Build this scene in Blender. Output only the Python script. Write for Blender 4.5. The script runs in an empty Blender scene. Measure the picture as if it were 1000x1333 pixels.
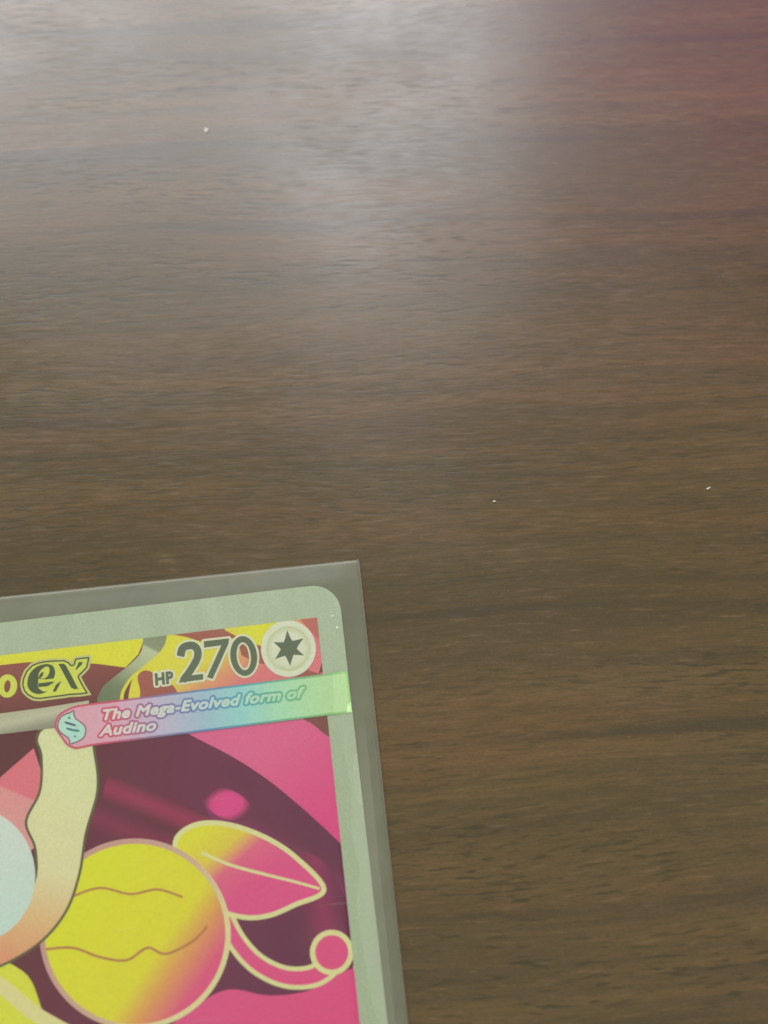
import bpy, bmesh, math, random
import numpy as np
from mathutils import Vector, Matrix

random.seed(7)
SC = bpy.context.scene
COL = SC.collection

# ------------------------------------------------------------------ camera
W_PX, H_PX, F_PX, PITCH, CAM_H = 1000.0, 1333.0, 1400.0, math.radians(20), 0.110
cam_d = bpy.data.cameras.new("camera")
cam_d.sensor_fit = 'HORIZONTAL'
cam_d.sensor_width = 36.0
cam_d.lens = 36.0 * F_PX / W_PX
cam_d.clip_start, cam_d.clip_end = 0.005, 50.0
cam_d.dof.use_dof = True
cam_d.dof.focus_distance = 0.114
cam_d.dof.aperture_fstop = 24.0
cam = bpy.data.objects.new("camera", cam_d)
COL.objects.link(cam)
cam.location = (0, 0, CAM_H)
cam.rotation_euler = (PITCH, 0, 0)
SC.camera = cam

# ------------------------------------------------------------------ room light
world = bpy.data.worlds.new("World")
SC.world = world
world.use_nodes = True
bg = world.node_tree.nodes["Background"]
bg.inputs[0].default_value = (0.98, 0.995, 0.67, 1)
bg.inputs[1].default_value = 0.54


def area(name, loc, aim, sx, sy, power, col):
    d = bpy.data.lights.new(name, 'AREA')
    d.shape = 'RECTANGLE'
    d.size, d.size_y = sx, sy
    d.energy = power
    d.color = col
    o = bpy.data.objects.new(name, d)
    COL.objects.link(o)
    o.location = loc
    o.rotation_euler = (Vector(aim) - Vector(loc)).to_track_quat('-Z', 'Y').to_euler()
    return o


# two panes of the window across the room, and an unseen pink lamp added for the wine coloured reflection
area("window_light", (-0.02, 1.5, 1.62), (-0.02, 0, 1.62), 0.50, 1.5, 24.0, (0.92, 0.94, 1.0))
area("window_light", (-0.92, 1.5, 1.38), (-0.92, 0, 1.38), 1.05, 1.0, 32.0, (0.93, 0.94, 1.0))
area("pink_reflection_light", (0.92, 1.5, 1.22), (0.92, 0, 1.22), 1.22, 1.1, 7.6, (0.95, 0.03, 0.60))

vs = SC.view_settings
vs.view_transform = 'Standard'
vs.look = 'None'
vs.exposure = 0.10
vs.gamma = 1.0


# ------------------------------------------------------------------ helpers
def ground(px, py, z=0.0):
    """point of the plane at height z that the photograph shows at (px, py)"""
    x = (px - W_PX / 2) / F_PX
    y = -(py - H_PX / 2) / F_PX
    d = Vector((x, y * math.cos(PITCH) + math.sin(PITCH), y * math.sin(PITCH) - math.cos(PITCH)))
    return Vector((0, 0, CAM_H)) + d * ((z - CAM_H) / d.z)


def link(name, me, mat, parent=None):
    o = bpy.data.objects.new(name, me)
    COL.objects.link(o)
    if mat:
        me.materials.append(mat)
    if parent:
        o.parent = parent
    return o


def fill(loops, z, depth=0.0):
    """closed 2-D loops (holes by even-odd) -> flat or slab mesh"""
    cu = bpy.data.curves.new("fill", 'CURVE')
    cu.dimensions = '2D'
    cu.fill_mode = 'BOTH'
    cu.extrude = depth / 2
    S = 1000.0                                   # fill at millimetre scale: the filler merges very close points
    for lp in loops:
        s = cu.splines.new('POLY')
        s.points.add(len(lp) - 1)
        for p, q in zip(s.points, lp):
            p.co = (q[0] * S, q[1] * S, 0, 1)
        s.use_cyclic_u = True
    cu.extrude = depth / 2 * S
    o = bpy.data.objects.new("fill", cu)
    COL.objects.link(o)
    dg = bpy.context.evaluated_depsgraph_get()
    me = bpy.data.meshes.new_from_object(o.evaluated_get(dg))
    bpy.data.objects.remove(o)
    bpy.data.curves.remove(cu)
    me.transform(Matrix.Translation((0, 0, z - depth / 2)) @ Matrix.Scale(1 / S, 4))
    me.materials.clear()
    return me


def smooth(pts, n=8, closed=True):
    """Catmull-Rom through the points"""
    P = [Vector((p[0], p[1])) for p in pts]
    N = len(P)
    out = []
    rng = range(N) if closed else range(N - 1)
    for i in rng:
        if closed:
            a, b, c, d = P[i - 1], P[i], P[(i + 1) % N], P[(i + 2) % N]
        else:
            a, b, c, d = P[max(i - 1, 0)], P[i], P[i + 1], P[min(i + 2, N - 1)]
        for k in range(n):
            t = k / n
            out.append(0.5 * ((2 * b) + (c - a) * t + (2 * a - 5 * b + 4 * c - d) * t * t + (3 * b - a - 3 * c + d) * t ** 3))
    if not closed:
        out.append(P[-1])
    return out


def ellipse(c, a, b, ang=0, n=64):
    ca, sa = math.cos(ang), math.sin(ang)
    return [(c[0] + a * math.cos(t) * ca - b * math.sin(t) * sa, c[1] + a * math.cos(t) * sa + b * math.sin(t) * ca)
            for t in (2 * math.pi * k / n for k in range(n))]


def stroke(pts, w0, w1=None, taper=False):
    """a brush line as a closed loop"""
    w1 = w0 if w1 is None else w1
    P = [Vector((p[0], p[1])) for p in pts]
    L, R = [], []
    N = len(P)
    for i, p in enumerate(P):
        d = (P[min(i + 1, N - 1)] - P[max(i - 1, 0)]).normalized()
        t = i / (N - 1)
        w = (w0 + (w1 - w0) * t) / 2
        if taper:
            w *= max(0.12, min(1, 6 * t, 6 * (1 - t)))
        nrm = Vector((-d.y, d.x)) * w
        L.append(p + nrm)
        R.append(p - nrm)
    return L + R[::-1]


def offset(loops, d, res=None):
    """grow (d>0) or shrink (d<0) a set of loops: distance field + marching squares"""
    segs = []
    for lp in loops:
        for i in range(len(lp)):
            segs.append((*lp[i - 1][:2], *lp[i][:2]))
    S = np.array(segs, float)
    mn = np.minimum(S[:, :2].min(0), S[:, 2:].min(0)) - abs(d) * 1.6
    mx = np.maximum(S[:, :2].max(0), S[:, 2:].max(0)) + abs(d) * 1.6
    res = res or max((mx - mn).max() / 260, 1e-9)
    nx, ny = int((mx[0] - mn[0]) / res) + 2, int((mx[1] - mn[1]) / res) + 2
    X, Y = np.meshgrid(mn[0] + np.arange(nx) * res, mn[1] + np.arange(ny) * res)
    D = np.full(X.shape, 1e9)
    IN = np.zeros(X.shape, int)
    for x0, y0, x1, y1 in S:
        dx, dy = x1 - x0, y1 - y0
        q = dx * dx + dy * dy
        if q == 0:
            continue
        t = np.clip(((X - x0) * dx + (Y - y0) * dy) / q, 0, 1)
        D = np.minimum(D, (X - x0 - t * dx) ** 2 + (Y - y0 - t * dy) ** 2)
        if dy != 0:
            c = ((Y >= min(y0, y1)) & (Y < max(y0, y1))) & (X < x0 + (Y - y0) * dx / dy)
            IN ^= c
    F = np.sqrt(D) * np.where(IN > 0, -1, 1) - d          # <0 inside
    F[np.abs(F) < 1e-12] = 1e-12
    nxt = {}

    def pt(j, i, jj, ii):
        a, b = F[j, i], F[jj, ii]
        t = a / (a - b)
        return (X[j, i] + (X[jj, ii] - X[j, i]) * t, Y[j, i] + (Y[jj, ii] - Y[j, i]) * t)
    Sg = F < 0
    cells = np.argwhere((Sg[:-1, :-1] != Sg[1:, :-1]) | (Sg[:-1, :-1] != Sg[:-1, 1:]) | (Sg[:-1, :-1] != Sg[1:, 1:]))
    pos = {}
    for j, i in cells:
        c = [(j, i), (j, i + 1), (j + 1, i + 1), (j + 1, i)]
        ent, ext = [], []
        for k in range(4):
            a, b = c[k], c[(k + 1) % 4]
            if Sg[a] != Sg[b]:
                key = (min(a, b), max(a, b))
                if key not in pos:
                    pos[key] = pt(*key[0], *key[1])
                (ext if Sg[a] else ent).append((k, key))
        for k, key in ext:
            e = min(ent, key=lambda q: (k - q[0]) % 4)
            nxt[key] = e[1]
    out, seen = [], set()
    for k in list(nxt):
        if k in seen:
            continue
        lp, q = [], k
        while q in nxt and q not in seen:
            seen.add(q)
            lp.append(pos[q])
            q = nxt[q]
        if len(lp) > 5:
            out.append([((lp[i - 1][0] + 2 * lp[i][0] + lp[(i + 1) % len(lp)][0]) / 4,
                         (lp[i - 1][1] + 2 * lp[i][1] + lp[(i + 1) % len(lp)][1]) / 4) for i in range(0, len(lp))])
    return out


def text_loops(body, space=1.0):
    cu = bpy.data.curves.new("t", 'FONT')
    cu.body = body
    cu.space_character = space
    cu.resolution_u = 5
    o = bpy.data.objects.new("t", cu)
    COL.objects.link(o)
    dg = bpy.context.evaluated_depsgraph_get()
    me = bpy.data.meshes.new_from_object(o.evaluated_get(dg))
    bpy.data.objects.remove(o)
    bm = bmesh.new()
    bm.from_mesh(me)
    bmesh.ops.remove_doubles(bm, verts=bm.verts, dist=1e-5)
    adj = {}
    for e in bm.edges:
        if len(e.link_faces) == 1:
            a, b = e.verts
            adj.setdefault(a, []).append(b)
            adj.setdefault(b, []).append(a)
    loops, seen = [], set()
    for v in adj:
        if v in seen:
            continue
        lp, q = [], v
        while q and q not in seen:
            seen.add(q)
            lp.append((q.co.x, q.co.y))
            q = next((w for w in adj[q] if w not in seen), None)
        if len(lp) > 2:
            loops.append(lp)
    bm.free()
    bpy.data.meshes.remove(me)
    return loops


def fit_text(body, base_l, base_r, top_l, space=1.0, cap="H"):
    """font outline laid on the page: baseline base_l..base_r, capital height up to top_l (photograph pixels)"""
    L = text_loops(body, space)
    capL = text_loops(cap)
    ch = max(p[1] for l in capL for p in l)
    xs = [p[0] for l in L for p in l]
    x0, x1 = min(xs), max(xs)
    bl, br, tl = map(lambda p: np.array(p, float), (base_l, base_r, top_l))
    ux, uy = (br - bl) / (x1 - x0), (tl - bl) / ch
    return [[tuple(bl + (p[0] - x0) * ux + p[1] * uy) for p in l] for l in L]


# ------------------------------------------------------------------ materials
def new_mat(name):
    m = bpy.data.materials.new(name)
    m.use_nodes = True
    nt = m.node_tree
    nt.nodes.clear()
    out = nt.nodes.new('ShaderNodeOutputMaterial')
    return m, nt, out


def srgb(c):
    return tuple(((v / 255) / 12.92 if v / 255 <= 0.04045 else ((v / 255 + 0.055) / 1.055) ** 2.4) for v in c) + (1,)


def bright(c):
    r, g, b, a = srgb(c)
    k = min(1.22, 0.93 / max(r, g, b))
    return (r * k, g * k, b * k, a)


def N(nt, kind, **kw):
    n = nt.nodes.new(kind)
    for k, v in kw.items():
        if k.startswith('_'):
            setattr(n, k[1:], v)
        else:
            n.inputs[int(k[1:]) if k[0] == 'i' and k[1:].isdigit() else k].default_value = v
    return n


# card pose: top edge and right edge of the card, read on the table plane
Z_CARD = 0.00030                    # height of the card's printed face above the table


def fit_pose(top_a, top_b, right_a, right_b, z):
    a, b, c, d = (ground(*p, z) for p in (top_a, top_b, right_a, right_b))
    ut, ur = (b - a).xy.normalized(), (c - d).xy.normalized()
    ang = (math.atan2(ut.y, ut.x) + math.atan2(-ur.x, ur.y)) / 2
    t = Vector((math.cos(ang), math.sin(ang)))
    nrm = Vector((-t.y, t.x))
    mt, mr = ((a + b) / 2).xy, ((c + d) / 2).xy
    corner = t * mr.dot(t) + nrm * mt.dot(nrm)
    return corner, ang


CARD_C, CARD_A = fit_pose((0, 809), (400, 765), (446, 830), (507, 1330), Z_CARD)
SLV_C, SLV_A = fit_pose((0, 775), (464, 731), (464, 731), (533, 1333), 0.0001)


def loc2(p, z=Z_CARD):
    """photograph pixel -> coordinates on the card, origin at its top right corner"""
    g = ground(p[0], p[1], z).xy - CARD_C
    c, s = math.cos(-CARD_A), math.sin(-CARD_A)
    return (g.x * c - g.y * s, g.x * s + g.y * c)


def print_mat(name, stops, a=None, b=None, radial=None, rough=0.45, metal=0.0, grain=0.05):
    """ink on card: one colour, or an airbrushed run of colours between two points of the page"""
    m, nt, out = new_mat(name)
    bs = N(nt, 'ShaderNodeBsdfPrincipled', Roughness=rough, Metallic=metal)
    bs.inputs['Specular IOR Level'].default_value = 0.18
    tc = nt.nodes.new('ShaderNodeTexCoord')
    if len(stops) == 1:
        col = N(nt, 'ShaderNodeRGB')
        col.outputs[0].default_value = bright(stops[0][1])
        src = col.outputs[0]
    else:
        A, B = Vector(loc2(a)), Vector(loc2(b))
        sub = N(nt, 'ShaderNodeVectorMath', _operation='SUBTRACT')
        sub.inputs[1].default_value = (A.x, A.y, 0)
        nt.links.new(tc.outputs['Object'], sub.inputs[0])
        if radial:
            d = B - A
            k = (B - A).length
            sc = N(nt, 'ShaderNodeVectorMath', _operation='MULTIPLY')
            sc.inputs[1].default_value = (1 / k, 1 / k / radial, 0)
            nt.links.new(sub.outputs[0], sc.inputs[0])
            ln = N(nt, 'ShaderNodeVectorMath', _operation='LENGTH')
            nt.links.new(sc.outputs[0], ln.inputs[0])
            f = ln.outputs['Value']
        else:
            d = (B - A) / (B - A).length_squared
            dt = N(nt, 'ShaderNodeVectorMath', _operation='DOT_PRODUCT')
            dt.inputs[1].default_value = (d.x, d.y, 0)
            nt.links.new(sub.outputs[0], dt.inputs[0])
            f = dt.outputs['Value']
        cr = nt.nodes.new('ShaderNodeValToRGB')
        cr.color_ramp.interpolation = 'EASE' if len(stops) == 2 else 'LINEAR'
        el = cr.color_ramp.elements
        while len(el) < len(stops):
            el.new(0.5)
        for e, (p, c) in zip(el, sorted(stops)):
            e.position = p
        for e, (p, c) in zip(el, sorted(stops)):
            e.color = bright(c)
        nt.links.new(f, cr.inputs[0])
        src = cr.outputs[0]
    nz = N(nt, 'ShaderNodeTexNoise', Scale=3800.0, Detail=3.0)
    nt.links.new(tc.outputs['Object'], nz.inputs['Vector'])
    mr = N(nt, 'ShaderNodeMapRange')
    mr.inputs[1].default_value, mr.inputs[2].default_value = 0.3, 0.7
    mr.inputs[3].default_value, mr.inputs[4].default_value = 1 - grain, 1 + grain
    nt.links.new(nz.outputs[0], mr.inputs[0])
    mx = N(nt, 'ShaderNodeVectorMath', _operation='SCALE')
    nt.links.new(src, mx.inputs[0])
    nt.links.new(mr.outputs[0], mx.inputs['Scale'])
    nt.links.new(mx.outputs[0], bs.inputs['Base Color'])
    nt.links.new(bs.outputs[0], out.inputs[0])
    return m


def wood_mat():
    m, nt, out = new_mat("walnut_laminate")
    L = nt.links.new
    bs = N(nt, 'ShaderNodeBsdfPrincipled', Roughness=0.36)
    tc = nt.nodes.new('ShaderNodeTexCoord')
    rot = N(nt, 'ShaderNodeMapping')
    rot.inputs['Rotation'].default_value = (0, 0, math.radians(-3.2))
    L(tc.outputs['Object'], rot.inputs[0])
    # slow bending of the grain
    wn = N(nt, 'ShaderNodeTexNoise', Scale=14.0, Detail=2.0)
    wm = N(nt, 'ShaderNodeMapping')
    wm.inputs['Scale'].default_value = (0.7, 2.0, 1)
    L(rot.outputs[0], wm.inputs[0])
    L(wm.outputs[0], wn.inputs['Vector'])
    w1 = N(nt, 'ShaderNodeVectorMath', _operation='SUBTRACT')
    w1.inputs[1].default_value = (0.5, 0.5, 0.5)
    L(wn.outputs['Color'], w1.inputs[0])
    w2 = N(nt, 'ShaderNodeVectorMath', _operation='MULTIPLY')
    w2.inputs[1].default_value = (0.0, 0.008, 0)
    L(w1.outputs[0], w2.inputs[0])
    w3 = N(nt, 'ShaderNodeVectorMath', _operation='ADD')
    L(rot.outputs[0], w3.inputs[0])
    L(w2.outputs[0], w3.inputs[1])
    base = w3.outputs[0]

    def noise(sx, sy, detail=3.0, rough=0.55, off=0.0, dist=0.0):
        mp = N(nt, 'ShaderNodeMapping')
        mp.inputs['Scale'].default_value = (sx, sy, 1)
        mp.inputs['Location'].default_value = (off, off * 1.7, off)
        L(base, mp.inputs[0])
        n = N(nt, 'ShaderNodeTexNoise', Scale=1.0, Detail=detail, Roughness=rough, Distortion=dist)
        L(mp.outputs[0], n.inputs['Vector'])
        return n.outputs[0]

    def ramp(src, a, b, c=0.0, d=1.0):
        r = N(nt, 'ShaderNodeMapRange', _interpolation_type='SMOOTHSTEP')
        for i, v in enumerate((a, b, c, d)):
            r.inputs[i + 1].default_value = v
        L(src, r.inputs[0])
        return r.outputs[0]

    def mathn(op, a, b):
        n = N(nt, 'ShaderNodeMath', _operation=op)
        for i, v in enumerate((a, b)):
            if isinstance(v, (int, float)):
                n.inputs[i].default_value = v
            else:
                L(v, n.inputs[i])
        return n.outputs[0]

    def mix(f, a, b, kind='MIX'):
        n = N(nt, 'ShaderNodeMix', _data_type='RGBA', _blend_type=kind)
        if isinstance(f, (int, float)):
            n.inputs[0].default_value = f
        else:
            L(f, n.inputs[0])
        for i, v in ((6, a), (7, b)):
            if isinstance(v, tuple):
                n.inputs[i].default_value = v
            else:
                L(v, n.inputs[i])
        return n.outputs[2]

    broad = noise(9, 75, 3, 0.5, 3.1)                  # wide bands of darker and redder wood
    hue = noise(16, 110, 3, 0.55, 8.4)
    streak = noise(18, 420, 4, 0.6, 1.3, 0.3)          # fine long grain
    fine = noise(300, 2400, 3, 0.6, 5.9)               # hair-fine fibre
    pores = noise(360, 2700, 2, 0.5, 11.7)             # short dark dashes
    porezone = noise(28, 140, 2, 0.5, 21.0)
    line = noise(9, 270, 2, 0.45, 31.0)               # occasional long dark line
    col = mix(ramp(broad, 0.38, 0.62), (0.080, 0.055, 0.025, 1), (0.116, 0.075, 0.034, 1))
    col = mix(ramp(hue, 0.42, 0.68, 0, 0.6), col, (0.136, 0.072, 0.033, 1))
    col = mix(ramp(streak, 0.34, 0.64, 0.6, 0.0), col, (0.062, 0.046, 0.024, 1))
    col = mix(ramp(fine, 0.30, 0.55, 0.42, 0), col, (0.066, 0.047, 0.025, 1))
    col = mix(ramp(fine, 0.56, 0.78, 0, 0.45), col, (0.185, 0.125, 0.07, 1))
    pz = ramp(porezone, 0.38, 0.60, 0.2, 1)
    pf = mathn('MULTIPLY', ramp(pores, 0.33, 0.46, 0.8, 0), pz)
    col = mix(pf, col, (0.040, 0.034, 0.018, 1))
    lf = ramp(line, 0.33, 0.44, 0.68, 0)
    col = mix(lf, col, (0.046, 0.036, 0.024, 1))
    gr = N(nt, 'ShaderNodeTexNoise', Scale=1.0, Detail=3.0, Roughness=0.7)
    gm = N(nt, 'ShaderNodeMapping')
    gm.inputs['Scale'].default_value = (2200, 4200, 1)
    L(base, gm.inputs[0])
    L(gm.outputs[0], gr.inputs['Vector'])
    col = mix(ramp(gr.outputs[0], 0.32, 0.5, 0.32, 0), col, (0.050, 0.036, 0.018, 1))
    col = mix(ramp(gr.outputs[0], 0.55, 0.75, 0, 0.25), col, (0.215, 0.140, 0.070, 1))
    L(col, bs.inputs['Base Color'])
    rr = mathn('ADD', ramp(fine, 0.3, 0.7, 0.25, 0.32), mathn('MULTIPLY', pf, 0.06))
    cloud = N(nt, 'ShaderNodeTexNoise', Scale=38.0, Detail=4.0)
    L(tc.outputs['Object'], cloud.inputs['Vector'])
    rr = mathn('ADD', rr, ramp(cloud.outputs[0], 0.35, 0.65, -0.03, 0.05))
    L(rr, bs.inputs['Roughness'])
    micro = N(nt, 'ShaderNodeTexNoise', Scale=2600.0, Detail=2.0)
    L(tc.outputs['Object'], micro.inputs['Vector'])
    hgt = mathn('ADD', mathn('MULTIPLY', fine, 0.5), mathn('MULTIPLY', pf, -0.35))
    hgt = mathn('ADD', hgt, mathn('MULTIPLY', noise(380, 1500, 3, 0.6, 41.0), 0.35))
    hgt = mathn('ADD', hgt, mathn('MULTIPLY', micro.outputs[0], 0.2))
    bp = N(nt, 'ShaderNodeBump', Strength=0.22, Distance=0.00006)
    L(hgt, bp.inputs['Height'])
    L(bp.outputs[0], bs.inputs['Normal'])
    L(bs.outputs[0], out.inputs[0])
    return m


def film_mat(name, veil, tint=(0.86, 0.93, 0.80), rough=0.30, gloss=0.022, sheen_streaks=False):
    """slightly milky polypropylene"""
    m, nt, out = new_mat(name)
    L = nt.links.new
    tr = N(nt, 'ShaderNodeBsdfTransparent')
    tr.inputs[0].default_value = (0.985, 0.99, 0.98, 1)
    df0 = N(nt, 'ShaderNodeBsdfDiffuse')
    df0.inputs[0].default_value = tint + (1,)
    tl = N(nt, 'ShaderNodeBsdfTranslucent')
    tl.inputs[0].default_value = (0.97, 0.98, 0.95, 1)
    df = N(nt, 'ShaderNodeMixShader', i0=0.68)
    L(df0.outputs[0], df.inputs[1])
    L(tl.outputs[0], df.inputs[2])
    gl = N(nt, 'ShaderNodeBsdfGlossy', Roughness=rough)
    tc = nt.nodes.new('ShaderNodeTexCoord')
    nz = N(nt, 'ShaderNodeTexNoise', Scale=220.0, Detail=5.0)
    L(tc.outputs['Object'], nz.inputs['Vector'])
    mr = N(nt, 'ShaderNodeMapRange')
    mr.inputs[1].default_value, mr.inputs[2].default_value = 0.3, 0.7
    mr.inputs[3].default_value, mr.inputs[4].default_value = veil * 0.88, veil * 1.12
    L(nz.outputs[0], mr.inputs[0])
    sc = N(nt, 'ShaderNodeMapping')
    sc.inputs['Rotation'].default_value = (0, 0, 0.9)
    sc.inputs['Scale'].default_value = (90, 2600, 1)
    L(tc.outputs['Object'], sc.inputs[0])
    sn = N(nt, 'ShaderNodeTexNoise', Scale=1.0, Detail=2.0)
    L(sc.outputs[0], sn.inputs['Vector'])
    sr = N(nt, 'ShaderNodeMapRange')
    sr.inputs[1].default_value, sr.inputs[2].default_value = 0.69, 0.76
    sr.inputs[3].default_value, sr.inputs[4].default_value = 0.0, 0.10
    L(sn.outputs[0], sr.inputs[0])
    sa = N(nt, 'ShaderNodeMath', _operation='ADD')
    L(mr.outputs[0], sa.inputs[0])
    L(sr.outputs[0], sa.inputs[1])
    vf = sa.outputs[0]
    if sheen_streaks:
        # the border's wavy light and dark reflection streaks, painted into the film's milkiness
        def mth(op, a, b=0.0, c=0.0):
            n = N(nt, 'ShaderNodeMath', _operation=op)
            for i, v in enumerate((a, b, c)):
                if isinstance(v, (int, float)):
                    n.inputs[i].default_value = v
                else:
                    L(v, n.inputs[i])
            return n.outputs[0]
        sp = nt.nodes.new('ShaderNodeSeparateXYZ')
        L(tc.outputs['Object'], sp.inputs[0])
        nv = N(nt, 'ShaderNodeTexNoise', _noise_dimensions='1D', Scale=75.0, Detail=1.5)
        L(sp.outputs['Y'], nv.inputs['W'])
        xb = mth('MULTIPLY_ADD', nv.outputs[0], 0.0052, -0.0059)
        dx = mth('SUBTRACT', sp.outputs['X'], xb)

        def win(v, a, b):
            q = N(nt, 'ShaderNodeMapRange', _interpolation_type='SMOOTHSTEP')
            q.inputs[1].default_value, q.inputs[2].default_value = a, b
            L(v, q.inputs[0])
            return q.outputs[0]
        sheen_band = mth('MULTIPLY', win(dx, -0.0001, 0.0002), mth('SUBTRACT', 1.0, win(sp.outputs['X'], -0.0012, -0.0009)))
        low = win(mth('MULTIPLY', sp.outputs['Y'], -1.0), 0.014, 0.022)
        dark_band = mth('MULTIPLY', mth('SUBTRACT', 1.0, win(dx, -0.0001, 0.0002)), win(sp.outputs['X'], -0.0049, -0.0046))
        vf = mth('MULTIPLY_ADD', mth('MULTIPLY', sheen_band, low), 0.10, vf)
        vf = mth('MULTIPLY_ADD', mth('MULTIPLY', dark_band, low), -0.045, vf)
    m1 = nt.nodes.new('ShaderNodeMixShader')
    L(vf, m1.inputs[0])
    L(tr.outputs[0], m1.inputs[1])
    L(df.outputs[0], m1.inputs[2])
    fr = N(nt, 'ShaderNodeFresnel', IOR=1.45)
    fm = N(nt, 'ShaderNodeMath', _operation='MULTIPLY')
    fm.inputs[1].default_value = gloss / 0.034
    L(fr.outputs[0], fm.inputs[0])
    m2 = nt.nodes.new('ShaderNodeMixShader')
    L(fm.outputs[0], m2.inputs[0])
    L(m1.outputs[0], m2.inputs[1])
    L(gl.outputs[0], m2.inputs[2])
    L(m2.outputs[0], out.inputs[0])
    return m


# ------------------------------------------------------------------ table
bm = bmesh.new()
bmesh.ops.create_cube(bm, size=1)
for v in bm.verts:
    v.co = Vector((v.co.x * 1.5, v.co.y * 0.9 + 0.12, v.co.z * 0.025 - 0.0125))
bmesh.ops.bevel(bm, geom=[e for e in bm.edges], offset=0.002, segments=2, affect='EDGES')
me = bpy.data.meshes.new("tabletop")
bm.to_mesh(me)
bm.free()
table = link("tabletop", me, wood_mat())
table["kind"] = "structure"
table["label"] = "dark brown walnut grained tabletop"

# ------------------------------------------------------------------ trading card
card = bpy.data.objects.new("trading_card", None)
COL.objects.link(card)
card.location = (CARD_C.x, CARD_C.y, 0)
card.rotation_euler = (0, 0, CARD_A)
card["label"] = "silver bordered holographic trading card with yellow and pink picture, HP 270, inside the clear sleeve"
card["category"] = "trading card"

CW, CH, CR = 0.063, 0.088, 0.0030


def round_rect(x0, y0, x1, y1, r, n=10):
    out = []
    for cx, cy, a in ((x1 - r, y1 - r, 0), (x0 + r, y1 - r, 90), (x0 + r, y0 + r, 180), (x1 - r, y0 + r, 270)):
        for k in range(n + 1):
            t = math.radians(a + 90 * k / n)
            out.append((cx + r * math.cos(t), cy + r * math.sin(t)))
    return out


foil = print_mat("silver_foil_border", [(0, (184, 198, 184))], rough=0.30, metal=0.5, grain=0.07)
fnt = foil.node_tree
fb = next(n for n in fnt.nodes if n.type == 'BSDF_PRINCIPLED')
ftc = next(n for n in fnt.nodes if n.type == 'TEX_COORD')
fmp = N(fnt, 'ShaderNodeMapping')
fmp.inputs['Scale'].default_value = (260, 70, 1)
fnz = N(fnt, 'ShaderNodeTexNoise', Scale=1.0, Detail=1.0)
fbp = N(fnt, 'ShaderNodeBump', Strength=1.0, Distance=0.0005)
fnt.links.new(ftc.outputs['Object'], fmp.inputs[0])
fnt.links.new(fmp.outputs[0], fnz.inputs['Vector'])
fnt.links.new(fnz.outputs[0], fbp.inputs['Height'])
fnt.links.new(fbp.outputs[0], fb.inputs['Normal'])
link("card_body", fill([round_rect(-CW, -CH, 0, 0, CR)], Z_CARD, 0.00020), foil, card)

LAY = 0.0000012                                             # thickness of one pass of ink
level = [0]


def up(n=1):
    level[0] += n


def ink(name, loops, mat, parent=card, px=True):
    """loops in photograph pixels laid onto the card's face"""
    L = [[loc2(p) for p in lp] for lp in loops] if px else loops
    L = [clip_loop(l) for l in L]
    L = [l for l in L if len(l) > 2]
    level[0] += 1
    return link(name, fill(L, Z_CARD + LAY * level[0]), mat, parent)


ART = None


def clip_loop(lp):
    if ART is None:
        return lp
    out = [(p[0], p[1]) for p in lp]
    for i in range(4):                                    # convex clip against the art rectangle
        a, b = ART[i], ART[(i + 1) % 4]
        side = lambda p: (b[0] - a[0]) * (p[1] - a[1]) - (b[1] - a[1]) * (p[0] - a[0])
        res = []
        for k in range(len(out)):
            p, q = out[k - 1], out[k]
            sp, sq = side(p), side(q)
            if (sp >= 0) != (sq >= 0):
                t = sp / (sp - sq)
                res.append((p[0] + (q[0] - p[0]) * t, p[1] + (q[1] - p[1]) * t))
            if sq >= 0:
                res.append(q)
        out = res
        if not out:
            break
    return out


# picture area
ax1, ay1 = loc2((412, 804))
ax2 = loc2((469, 1330))[0]
axr = (ax1 + ax2) / 2
ax0, ay0 = -CW + 0.0024, -CH + 0.0030
rect = [(ax0, ay0), (axr, ay0), (axr, ay1), (ax0, ay1)]
MAROON = (112, 4, 76)
art = ink("picture_panel", [rect], print_mat("maroon_ink", [(0, (96, 18, 46)), (0.5, (112, 4, 76)), (1, (104, 2, 80))],
                                            (0, 1100), (430, 1180)), px=False)
ART = rect


def K(ox, oy, s, pts):
    return [(ox + x * s, oy + y * s) for x, y in pts]


YEL = (238, 236, 60)
yellow = print_mat("yellow_ink", [(0, YEL)])
# pink ground at the upper right, above the dark arc
pinkbg = print_mat("pink_ink", [(0, (246, 112, 176)), (1, (236, 70, 156))], (330, 960), (430, 1080))
arc = smooth([(150, 905), (200, 930), (256, 961), (295, 981), (325, 999), (355, 1020), (389, 1048), (417, 1073), (442, 1097), (470, 1127)], 6, False)
ink("pink_ground", [[*arc, (520, 1127), (520, 860), (150, 860)]], pinkbg, art)
ink("dark_corner", [smooth(K(250, 720, .3, [(440, 690), (520, 740), (590, 795), (640, 800), (640, 690)]), 3)], print_mat("brown_ink", [(0, (132, 70, 72))]), art)
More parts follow.
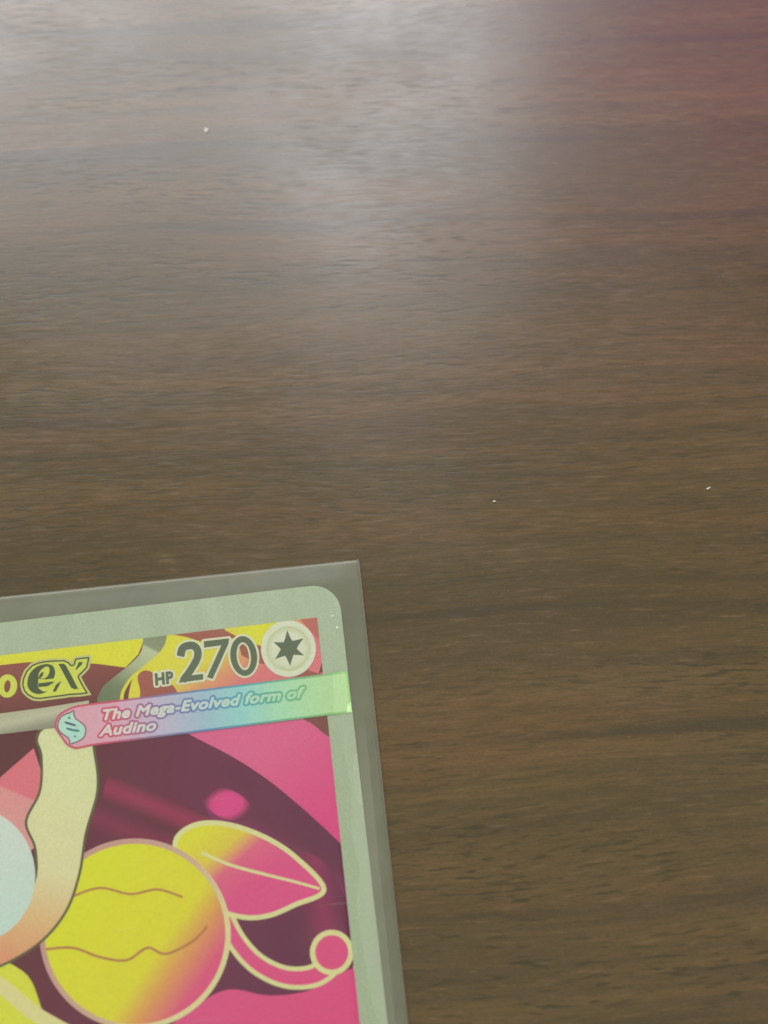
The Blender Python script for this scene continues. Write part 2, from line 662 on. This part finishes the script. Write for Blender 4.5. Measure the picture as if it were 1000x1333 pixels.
# soft streaks in the dark field
glow = [(0, (146, 34, 74)), (1, MAROON)]
sm1 = print_mat("streak_ink", [(0, (104, 10, 62)), (0.45, (158, 26, 92)), (0.55, (158, 26, 92)), (1, (104, 10, 60))], (196, 1028), (181, 1062))
ink("soft_streak", [[(140, 1010), (180, 1020), (310, 1083), (300, 1120), (240, 1095), (130, 1050)]], sm1, art)
sm2 = print_mat("purple_streak_ink", [(0, (108, 4, 76)), (0.5, (138, 24, 104)), (1, (106, 3, 78))], (330, 1060), (300, 1110))
ink("soft_streak", [[(262, 1040), (322, 1040), (450, 1130), (450, 1200), (300, 1120)]], sm2, art)
sm3 = print_mat("wine_glow_ink", [(0, (110, 3, 78)), (0.5, (150, 22, 98)), (1, (106, 3, 78))], (392, 1180), (446, 1168))
ink("soft_streak", [smooth([(360, 1110), (420, 1120), (452, 1180), (466, 1262), (420, 1262), (378, 1190)], 5)], sm3, art)
sm4 = print_mat("wine_glow_ink", [(0, (106, 6, 66)), (0.5, (136, 16, 80)), (1, (106, 8, 66))], (172, 1062), (156, 1098))
ink("soft_streak", [[(120, 1040), (180, 1062), (262, 1100), (246, 1128), (150, 1100), (108, 1076)]], sm4, art)
ink("pink_spot", [ellipse((296, 1047), 35, 19, math.radians(24))],
    print_mat("pink_spot_ink", [(0, (228, 62, 156)), (0.62, (224, 62, 152)), (1, (112, 4, 76))], (296, 1047), (327, 1052), radial=0.72), art)

# ---- generic picture: plain discs, bands and leaves in the colours of the print
TAN = print_mat("tan_line_ink", [(0, (206, 160, 160)), (0.55, (214, 180, 170)), (1, (232, 228, 178))], (150, 1100), (300, 1200))
CRM = print_mat("cream_line_ink", [(0, (226, 226, 172))])
DRK = print_mat("olive_line_ink", [(0, (98, 92, 66))])


def shape(name, loop, mat, line, w, parent=None):
    o = ink(name, [loop], mat, parent or art)
    if line:
        big = [Vector((p[0], p[1])) for p in loop]
        ink("outline", offset([big], w / 2) + offset([big], -w / 2), line, o)
    return o


pk = print_mat("bright_pink_ink", [(0, (240, 84, 160)), (1, (232, 72, 150))], (300, 1200), (460, 1330))
shape("pink_field", smooth([(215, 1345), (262, 1305), (300, 1288), (350, 1296), (400, 1290), (440, 1268), (480, 1262), (560, 1300), (560, 1390), (215, 1390)], 5), pk, CRM, 6)
# curved ribbon with a plain round end
rib = smooth([(286, 1180), (306, 1222), (334, 1254), (372, 1272), (410, 1270), (436, 1250)], 8, False)
shape("curved_band", stroke(rib, 20, 26), pk, CRM, 6)
shape("pink_disc", ellipse((432, 1240), 25, 26), pk, CRM, 7)
# leaf
leaf = smooth([(228, 1104), (236, 1084), (262, 1072), (300, 1074), (345, 1090), (385, 1116), (422, 1158), (384, 1178), (350, 1192), (316, 1194), (276, 1180), (240, 1146)], 6)
shape("leaf_shape", leaf, print_mat("leaf_ink", [(0, (232, 228, 52)), (0.38, (234, 212, 78)), (0.62, (236, 108, 156)), (1, (234, 80, 158))], (262, 1082), (322, 1160)), CRM, 6.5)
ink("leaf_vein", [stroke(smooth([(262, 1110), (300, 1126), (344, 1138), (384, 1148), (416, 1157)], 6, False), 4.5, 3.5)], CRM, art)
# large disc, yellow running to pink
disc = ellipse((176, 1216), 121, 121, 0, 96)
dsc = shape("large_disc", disc, print_mat("disc_ink", [(0, (226, 228, 36)), (0.60, (228, 222, 48)), (0.74, (232, 168, 100)), (0.9, (236, 92, 150)), (1, (234, 76, 154))], (110, 1150), (282, 1284)), TAN, 7)
thin = print_mat("thin_line_ink", [(0, (190, 130, 84))])
ink("wave_line", [stroke(smooth([(60, 1236), (95, 1234), (130, 1246), (165, 1250), (192, 1234), (216, 1242), (250, 1226), (270, 1206)], 8, False), 3.4, 3.4)], thin, dsc)
ink("wave_line", [stroke(smooth([(92, 1168), (130, 1156), (170, 1164), (205, 1158), (238, 1168)], 8, False), 3.0, 3.0)], thin, dsc)
# lower left, plain bands
ink("lower_band", [smooth([(-60, 1240), (20, 1258), (50, 1300), (60, 1390), (-60, 1390)], 5)], print_mat("lime_ink", [(0, (222, 224, 70))]), art)
ink("lower_stripe", [stroke(smooth([(-30, 1262), (10, 1290), (46, 1320), (90, 1345)], 6, False), 20, 20)], print_mat("pale_cream_ink", [(0, (232, 226, 170))]), art)
# pink wedge, cream wave and pale disc at the left
ink("pink_wedge", [[(-60, 1075), (-20, 1030), (44, 974), (62, 1030), (50, 1100), (-60, 1180)]],
    print_mat("rose_ink", [(0, (232, 164, 172)), (0.52, (230, 158, 168)), (0.55, (226, 120, 144)), (1, (226, 120, 144))], (10, 1080), (50, 1000)), art)
wave = smooth([(62, 946), (112, 946), (124, 985), (127, 1030), (112, 1085), (103, 1140), (84, 1190), (46, 1232), (-12, 1262), (-60, 1262), (-60, 1220), (10, 1200), (44, 1150), (46, 1105), (34, 1070), (52, 1030), (54, 985), (48, 962)], 6)
shape("cream_wave", wave, print_mat("cream_ink", [(0, (240, 243, 200)), (0.55, (242, 236, 196)), (0.8, (238, 200, 152)), (1, (240, 170, 136))], (90, 1000), (20, 1250)), DRK, 3.4)
ink("pale_disc", [ellipse((-36, 1140), 82, 88, 0, 72)], print_mat("pale_aqua_ink", [(0, (236, 248, 250)), (1, (220, 242, 244))], (0, 1080), (20, 1210)), art)

# ---- title band along the top of the picture
ink("title_ground", [[(-120, 790), (470, 790), (470, 868), (214, 905), (150, 925), (60, 927), (-120, 944)]],
    print_mat("title_maroon_ink", [(0, (150, 76, 76)), (0.5, (132, 60, 66)), (1, (112, 46, 58))], (100, 858), (106, 920)), art)
ink("yellow_band", [K(0, 720, .3, [(-300, 420), (640, 330), (616, 400), (600, 440), (545, 497), (430, 482), (300, 470), (120, 474), (0, 487), (-300, 520)])], yellow, art)
ry = smooth(K(110, 800, .13, [(830, 100), (830, 195), (790, 320), (700, 420), (600, 520), (500, 620), (460, 720), (440, 850), (470, 880), (1300, 980), (1900, 900), (2300, 700), (2350, 60), (1500, 60)]), 4)
ink("value_ground", [ry], print_mat("value_ground_ink", [(0, (244, 240, 70)), (0.45, (244, 234, 84)), (0.62, (242, 176, 128)), (0.85, (238, 130, 148)), (1, (236, 130, 150))], (262, 800), (330, 905)), art)
rose = print_mat("dusty_rose_ink", [(0, (168, 92, 88))])
ink("rose_patch", [K(190, 790, .15, [(230, 240), (640, 130), (690, 205), (800, 262), (640, 300), (470, 300), (350, 262)])], rose, art)
ink("rose_patch", [smooth(K(190, 790, .15, [(-70, 600), (0, 552), (90, 590), (190, 660), (250, 700), (262, 800), (-20, 830), (-50, 720)]), 4)], rose, art)
ink("rose_patch", [K(190, 790, .15, [(800, 300), (960, 330), (1040, 330), (1030, 500), (940, 480), (830, 420)])], rose, art)
ink("rose_patch", [K(320, 780, .16, [(410, 130), (640, 100), (640, 300), (585, 320), (500, 230)])], print_mat("dull_rose_ink", [(0, (196, 108, 108))]), art)
ink("rose_patch", [K(320, 780, .16, [(400, 640), (500, 575), (640, 620), (640, 700)])], rose, art)
ink("yellow_wedge", [K(320, 780, .16, [(-120, 90), (300, 90), (230, 300), (120, 380), (-20, 330)])], yellow, art)
sil = print_mat("silver_ribbon_ink", [(0, (140, 150, 128)), (0.16, (146, 156, 134)), (0.2, (196, 206, 178)), (0.45, (184, 192, 164)), (0.8, (124, 136, 112)), (1, (116, 128, 104))], (200, 826), (150, 915), rough=0.35, metal=0.3)
rib2 = smooth(K(110, 800, .13, [(590, 180), (590, 260), (560, 390), (440, 515), (280, 640), (170, 750), (140, 890), (360, 900), (380, 780), (450, 660), (560, 545), (700, 430), (795, 320), (825, 210), (830, 150)]), 5)
ink("silver_ribbon", [rib2], sil, art)
ink("ribbon_edge", [stroke(smooth(K(110, 800, .13, [(372, 880), (388, 770), (470, 640), (590, 535), (720, 425)]), 6, False), 5, 2.5)], print_mat("bright_yellow_ink", [(0, (244, 236, 84))]), art)

# silver bar under the title
bar = print_mat("silver_bar_ink", [(0, (192, 190, 174)), (0.3, (200, 200, 184)), (0.7, (160, 158, 148)), (1, (140, 138, 128))], (40, 925), (44, 957), rough=0.35, metal=0.2)
ink("silver_bar", [[(-150, 948), (0, 929), (60, 921), (116, 912), (116, 944), (60, 949), (0, 956), (-150, 974)]], bar, art)

# letter at the left, then the lettering of the kind of card
lime = print_mat("lime_letter_ink", [(0, (216, 222, 96))])
dgreen = print_mat("dark_olive_letter_ink", [(0, (70, 84, 60))])
ol = [ellipse((9.8, 893.2), 12.8, 15.2, math.radians(8)), ellipse((9.8, 893.6), 4.0, 8.0, math.radians(8))]
ink("title_letter", ol, lime, art)
E1 = K(0, 800, .13, [(550, 575), (540, 630), (510, 650), (440, 655), (395, 650), (378, 700), (390, 745), (440, 775), (470, 770), (400, 795), (330, 780), (285, 730), (280, 670), (300, 600), (345, 545), (410, 510), (480, 500), (530, 520)])
E1h = K(0, 800, .13, [(490, 545), (465, 530), (420, 560), (395, 605), (400, 632), (450, 630), (480, 600)])
E2 = K(0, 800, .13, [(385, 690), (530, 672), (545, 680), (480, 720), (385, 728)])
X1 = K(0, 800, .13, [(585, 498), (640, 492), (668, 520), (785, 745), (745, 748), (715, 735), (600, 520)])
X2 = K(0, 800, .13, [(790, 478), (832, 475), (822, 500), (762, 560), (760, 545)])
X3 = K(0, 800, .13, [(615, 665), (590, 720), (560, 772), (528, 775), (565, 700)])
X1b = K(0, 800, .13, [(700, 600), (790, 478), (832, 475), (720, 620)])
X3b = K(0, 800, .13, [(528, 775), (565, 775), (690, 620), (640, 600)])
core = [smooth(E1, 4), smooth(E1h, 4)]
# silhouette of the two letters together, stepped outwards
sil_e = smooth(E1, 4)
mass = [K(0, 800, .13, [(738, 425), (830, 412), (908, 405), (916, 440), (895, 540), (850, 590), (812, 625), (850, 700), (916, 805), (800, 822), (700, 826), (645, 836), (560, 846), (400, 868), (330, 860), (270, 826), (225, 780), (204, 710), (212, 640), (245, 560), (310, 492), (380, 462), (460, 446), (560, 440), (650, 438), (700, 462), (722, 486)])]
ex = ink("title_mark", offset(mass, 0.2), print_mat("pale_olive_ink", [(0, (208, 206, 140))]), art)
ink("mark_outline", offset(mass, -2.4), dgreen, ex)
ink("mark_face", offset(mass, -4.4), lime, ex)
ink("mark_letter", offset([smooth(E1, 4)], 0.4), dgreen, ex)
ink("mark_counter", offset([smooth(E1h, 4)], 1.0), lime, ex)
ink("mark_counter", [stroke(K(0, 800, .13, [(385, 662), (470, 668), (560, 655)]), 4.4)], lime, ex)
ink("mark_letter", [E2], dgreen, ex)
ink("mark_letter", [X1], dgreen, ex)
ink("mark_letter", [X2], dgreen, ex)
ink("mark_letter", [X3], dgreen, ex)
ink("mark_counter", [K(0, 800, .13, [(388, 632), (400, 600), (420, 582), (440, 575), (432, 610), (410, 640)])], dgreen, ex)

# hit points
white = print_mat("white_ink", [(0, (236, 238, 218))])
slate = print_mat("slate_letter_ink", [(0, (96, 110, 92))])


def lettering(name, loops, mat, halo, hw, bold=0.0, parent=None):
    body = offset(loops, bold) if bold else loops
    h = None
    if halo:
        h = ink(name, offset(loops, bold + hw), halo, parent or art)
        ink("letters", body, mat, h)
        return h
    return ink(name, body, mat, parent or art)


lettering("hp_mark", fit_text("HP", (203.5, 892), (225.5, 889), (202.5, 877.5), 1.08), slate, white, 2.6, 1.0)
# numerals drawn as brush-wide strokes
n2 = stroke(smooth(K(190, 790, .15, [(302, 425), (318, 365), (360, 340), (415, 340), (450, 380), (448, 440), (420, 500), (372, 575), (322, 640)]), 8, False), 8.4, 7.6)
n2b = K(190, 790, .15, [(285, 660), (300, 628), (340, 602), (498, 583), (498, 632)])
n7 = K(190, 790, .15, [(503, 300), (722, 275), (718, 320), (580, 627), (530, 612), (656, 335), (505, 356)])
n0o = ellipse(K(190, 790, .15, [(850, 428)])[0], 17.4, 26.0, math.radians(-6), 60)
n0i = ellipse(K(190, 790, .15, [(850, 430)])[0], 9.2, 18.2, math.radians(-6), 60)
two = offset([n2], 0.9)
two_all = offset([[*n2]], 0.9)
hp = ink("hp_value", offset([n2], 3.6), white, art)
ink("digit_halo", offset([n2b], 2.9), white, hp)
ink("digit_halo", offset([n7], 2.9), white, hp)
ink("digit_halo", [ellipse(K(190, 790, .15, [(850, 428)])[0], 20.2, 28.8, math.radians(-6), 60), ellipse(K(190, 790, .15, [(850, 430)])[0], 6.8, 15.6, math.radians(-6), 60)], white, hp)
ink("digit", two, slate, hp)
ink("digit", [n2b], slate, hp)
ink("digit", [n7], slate, hp)
ink("digit", [n0o, n0i], slate, hp)

# round symbol with the star
cc = (375.6, 844.6)
sym = ink("round_symbol", [ellipse(cc, 35.8, 36.8)], print_mat("symbol_rim_ink", [(0, (238, 242, 232))]), art)
ink("inner_ring", [ellipse(cc, 30.4, 31.2)], print_mat("symbol_ring_ink", [(0, (196, 204, 176)), (0.84, (196, 204, 176)), (1, (222, 228, 204))], cc, (406, 844), radial=1.0), sym)
ink("symbol_face", [ellipse(cc, 28.2, 29.0)], print_mat("symbol_face_ink", [(0, (238, 242, 230)), (0.7, (232, 236, 220)), (1, (200, 208, 180))], cc, (404.5, 844), radial=1.0), sym)
so = K(320, 780, .16, [(338, 255), (470, 320), (475, 460), (362, 545), (238, 490), (225, 350)])
si = K(320, 780, .16, [(378, 340), (415, 402), (390, 455), (322, 462), (285, 408), (310, 352)])
star = []
for k in range(6):
    a, b, c = si[k - 1], so[k], si[k]
    star += [a, ((a[0] * .62 + b[0] * .38) * .96 + .04 * cc[0], (a[1] * .62 + b[1] * .38) * .96 + .04 * cc[1]), b,
             ((c[0] * .62 + b[0] * .38) * .96 + .04 * cc[0], (c[1] * .62 + b[1] * .38) * .96 + .04 * cc[1])]
ink("star", [star], slate, sym)

# rainbow strip that runs over the card's border
ART = None
RAIN = [(0.0, (228, 168, 194)), (0.2, (226, 176, 206)), (0.34, (204, 190, 226)), (0.5, (182, 212, 242)), (0.62, (168, 230, 240)), (0.76, (190, 240, 214)), (0.9, (208, 248, 200)), (1.0, (216, 250, 200))]
DEEP = [(0.0, (206, 92, 126)), (0.2, (212, 86, 132)), (0.34, (150, 120, 180)), (0.5, (104, 148, 206)), (0.62, (92, 172, 200)), (0.76, (112, 190, 166)), (0.9, (140, 200, 140)), (1.0, (176, 222, 150))]
rainbow = print_mat("rainbow_foil", RAIN, (70, 945), (458, 900), rough=0.4, metal=0.1)
deep = print_mat("deep_rainbow_foil", DEEP, (70, 945), (458, 900), rough=0.4)
cap = smooth(K(0, 720, .3, [(330, 852), (292, 835), (265, 800), (240, 762), (240, 730), (262, 695), (318, 666), (380, 655)]), 5, False)
strip = [*cap, (452, 874), (458.4, 927.2), (120, 971)]
st = ink("rainbow_strip", [strip], deep, card)
big = [(p[0], p[1]) for p in strip]
ink("strip_face", offset([big], -2.6), rainbow, st)
ic = smooth(K(60, 890, .16, [(222, 228), (232, 285), (292, 328), (320, 375), (310, 425), (268, 462), (205, 484), (188, 438), (132, 402), (103, 350), (115, 290), (162, 252)]), 5)
ic = K(60, 890, .16, [(222, 228), (224, 262), (240, 292), (290, 326), (314, 352), (320, 380), (312, 424), (286, 452), (250, 470), (200, 486), (196, 452), (180, 432), (132, 402), (110, 376), (102, 346), (108, 305), (130, 272), (166, 252), (200, 244)])
em = ink("strip_emblem", offset([ic], 1.9), print_mat("mauve_line_ink", [(0, (150, 108, 140))]), st)
ink("emblem_face", [ic], print_mat("pale_cyan_ink", [(0, (206, 244, 236)), (1, (188, 232, 230))], (85, 930), (105, 965)), em)
teal = print_mat("teal_mark_ink", [(0, (84, 140, 158))])
ink("emblem_mark", [stroke(smooth(K(60, 890, .16, [(150, 312), (195, 328), (248, 342)]), 5, False), 3.0, 3.0, True)], print_mat("slate_blue_ink", [(0, (88, 104, 142))]), em)
ink("emblem_mark", [stroke(smooth(K(60, 890, .16, [(162, 362), (215, 378), (278, 386)]), 5, False), 3.2, 3.2, True)], teal, em)
ink("emblem_mark", [K(60, 890, .16, [(190, 262), (205, 290), (178, 288)])], teal, em)
ink("emblem_mark", [K(60, 890, .16, [(225, 425), (250, 425), (238, 442)])], teal, em)
tw = print_mat("strip_letter_ink", [(0, (252, 244, 248)), (0.5, (230, 244, 252)), (0.75, (206, 246, 232)), (1, (200, 244, 204))], (130, 940), (400, 905))
lettering("strip_text", fit_text("The Mega-Evolved form of", (131.2, 938), (392.5, 908.3), (135.2, 924.4), 1.04), tw, deep, 2.5, 0.75, st)
lettering("strip_text", fit_text("Audino", (130, 958.4), (201.5, 950.6), (134.0, 944.8), 1.04), tw, deep, 2.5, 0.75, st)

# worn specks of foil near the card's corner
for px, py, r in ((432.8, 801.8, 1.5), (439, 817, 1.1), (430, 797, 0.7), (420, 790, .6), (446, 880, .6)):
    ink("foil_fleck", [ellipse((px, py), r * 1.3, r, 0.5, 9)], white, card)

# ------------------------------------------------------------------ clear sleeve
slv = bpy.data.objects.new("card_sleeve", None)
COL.objects.link(slv)
slv.location = (SLV_C.x, SLV_C.y, 0)
slv.rotation_euler = (0, 0, SLV_A)
slv["label"] = "clear milky plastic sleeve lying flat on the table around the trading card"
slv["category"] = "card sleeve"
SW, SH = 0.0665, 0.0925
rel = SLV_A - CARD_A
rc, rs = math.cos(rel), math.sin(rel)
dv = SLV_C - CARD_C
dl = Vector((dv.x * math.cos(-CARD_A) - dv.y * math.sin(-CARD_A), dv.x * math.sin(-CARD_A) + dv.y * math.cos(-CARD_A)))


def film_z(x, y):
    """height of the front sheet: it rests on the card and falls to the seam around it"""
    cx, cy = x * rc - y * rs + dl.x, x * rs + y * rc + dl.y
    ox = max(cx, -CW - cx, 0)
    oy = max(cy, -CH - cy, 0)
    d = math.hypot(ox, oy) / 0.0026
    t = max(0.0, 1 - d)
    t = 0.5 * t + 0.5 * t * t * (3 - 2 * t)
    base = 0.00022 + 0.00021 * t
    w = math.sin(y * 95 + 0.6) * math.sin(x * 160 + 1.1) * 0.00003 * t
    # slack ripple along the side seam
    side = math.exp(-((x + 0.0022) / 0.0016) ** 2)
    w += side * (0.00009 * math.sin(y * 150 + 1.0) + 0.00005 * math.sin(y * 310))
    return base + w


def sheet(name, zf, mat, nx, ny, th):
    xs = [-SW * (1 - (i / nx)) for i in range(nx + 1)]
    # denser near the right-hand edge
    xs = sorted(set([round(-SW * (1 - i / nx), 6) for i in range(nx + 1)] + [round(-0.0002 * k, 6) for k in range(36)]))
    ys = [-SH * j / ny for j in range(ny + 1)]
    ys = sorted(set([round(v, 6) for v in ys] + [round(-0.0003 * k, 6) for k in range(30)]))
    vs_, fs = [], []
    for y in ys:
        for x in xs:
            vs_.append((x, y, zf(x, y)))
    n = len(vs_)
    for v in list(vs_):
        vs_.append((v[0], v[1], v[2] - th))
    W = len(xs)
    for j in range(len(ys) - 1):
        for i in range(W - 1):
            a = j * W + i
            fs.append((a, a + 1, a + W + 1, a + W))
            fs.append((n + a, n + a + W, n + a + W + 1, n + a + 1))
    rim = [i for i in range(W)] + [j * W + W - 1 for j in range(1, len(ys))] + [(len(ys) - 1) * W + i for i in range(W - 2, -1, -1)] + [j * W for j in range(len(ys) - 2, 0, -1)]
    for k in range(len(rim)):
        a, b = rim[k - 1], rim[k]
        fs.append((a, n + a, n + b, b))
    me = bpy.data.meshes.new(name)
    me.from_pydata(vs_, [], fs)
    me.update()
    me.polygons.foreach_set("use_smooth", [True] * len(me.polygons))
    return link(name, me, mat, slv)


front = film_mat("milky_film", 0.052, sheen_streaks=True)
back = film_mat("milky_back_film", 0.35, (0.87, 0.94, 0.76))
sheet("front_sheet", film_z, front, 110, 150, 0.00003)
sheet("back_sheet", lambda x, y: 0.00006, back, 20, 20, 0.00004)
seam_m = film_mat("welded_seam_film", 0.34, (0.92, 0.84, 0.76), 0.3, 0.05)
for x0, x1, y0, y1 in ((-0.00012, 0.00010, -SH, 0.0), (-SW - 0.0001, -SW + 0.00012, -SH, 0.0), (-SW + 0.0002, -0.0002, -SH - 0.0001, -SH + 0.00012)):
    bm = bmesh.new()
    bmesh.ops.create_cube(bm, size=1)
    for v in bm.verts:
        v.co = Vector(((x0 + x1) / 2 + v.co.x * (x1 - x0), (y0 + y1) / 2 + v.co.y * (y1 - y0), 0.00013 + v.co.z * 0.00020))
    me = bpy.data.meshes.new("welded_seam")
    bm.to_mesh(me)
    bm.free()
    link("welded_seam", me, seam_m, slv)

# ------------------------------------------------------------------ lint on the wood
lint, lnt, lout = new_mat("white_lint")
lb = N(lnt, 'ShaderNodeBsdfPrincipled', Roughness=0.8)
lb.inputs['Base Color'].default_value = (0.62, 0.62, 0.58, 1)
lnt.links.new(lb.outputs[0], lout.inputs[0])
for px, py, a, b, ang, lab in (
        (268.5, 170, 0.00040, 0.00022, 1.5, "oval white crumb alone on the greyish sheen of the far table"),
        (922, 636, 0.00026, 0.00010, 0.6, "thin slanted white lint on brown wood near the right edge"),
        (643.5, 653, 0.00016, 0.00010, 0.2, "tiniest white dust dot on the wood at the middle")):
    bm = bmesh.new()
    bmesh.ops.create_icosphere(bm, subdivisions=2, radius=1)
    rnd = random.Random(int(px))
    for v in bm.verts:
        k = 1 + rnd.uniform(-0.22, 0.22)
        v.co = Vector((v.co.x * a * k, v.co.y * b * k, v.co.z * 0.00009 * k + 0.00007))
    me = bpy.data.meshes.new("dust_speck")
    bm.to_mesh(me)
    bm.free()
    o = link("dust_speck", me, lint)
    g = ground(px, py)
    o.location = (g.x, g.y, 0)
    o.rotation_euler = (0, 0, ang)
    o["label"] = lab
    o["category"] = "dust speck"
    o["group"] = "white specks scattered on the table"
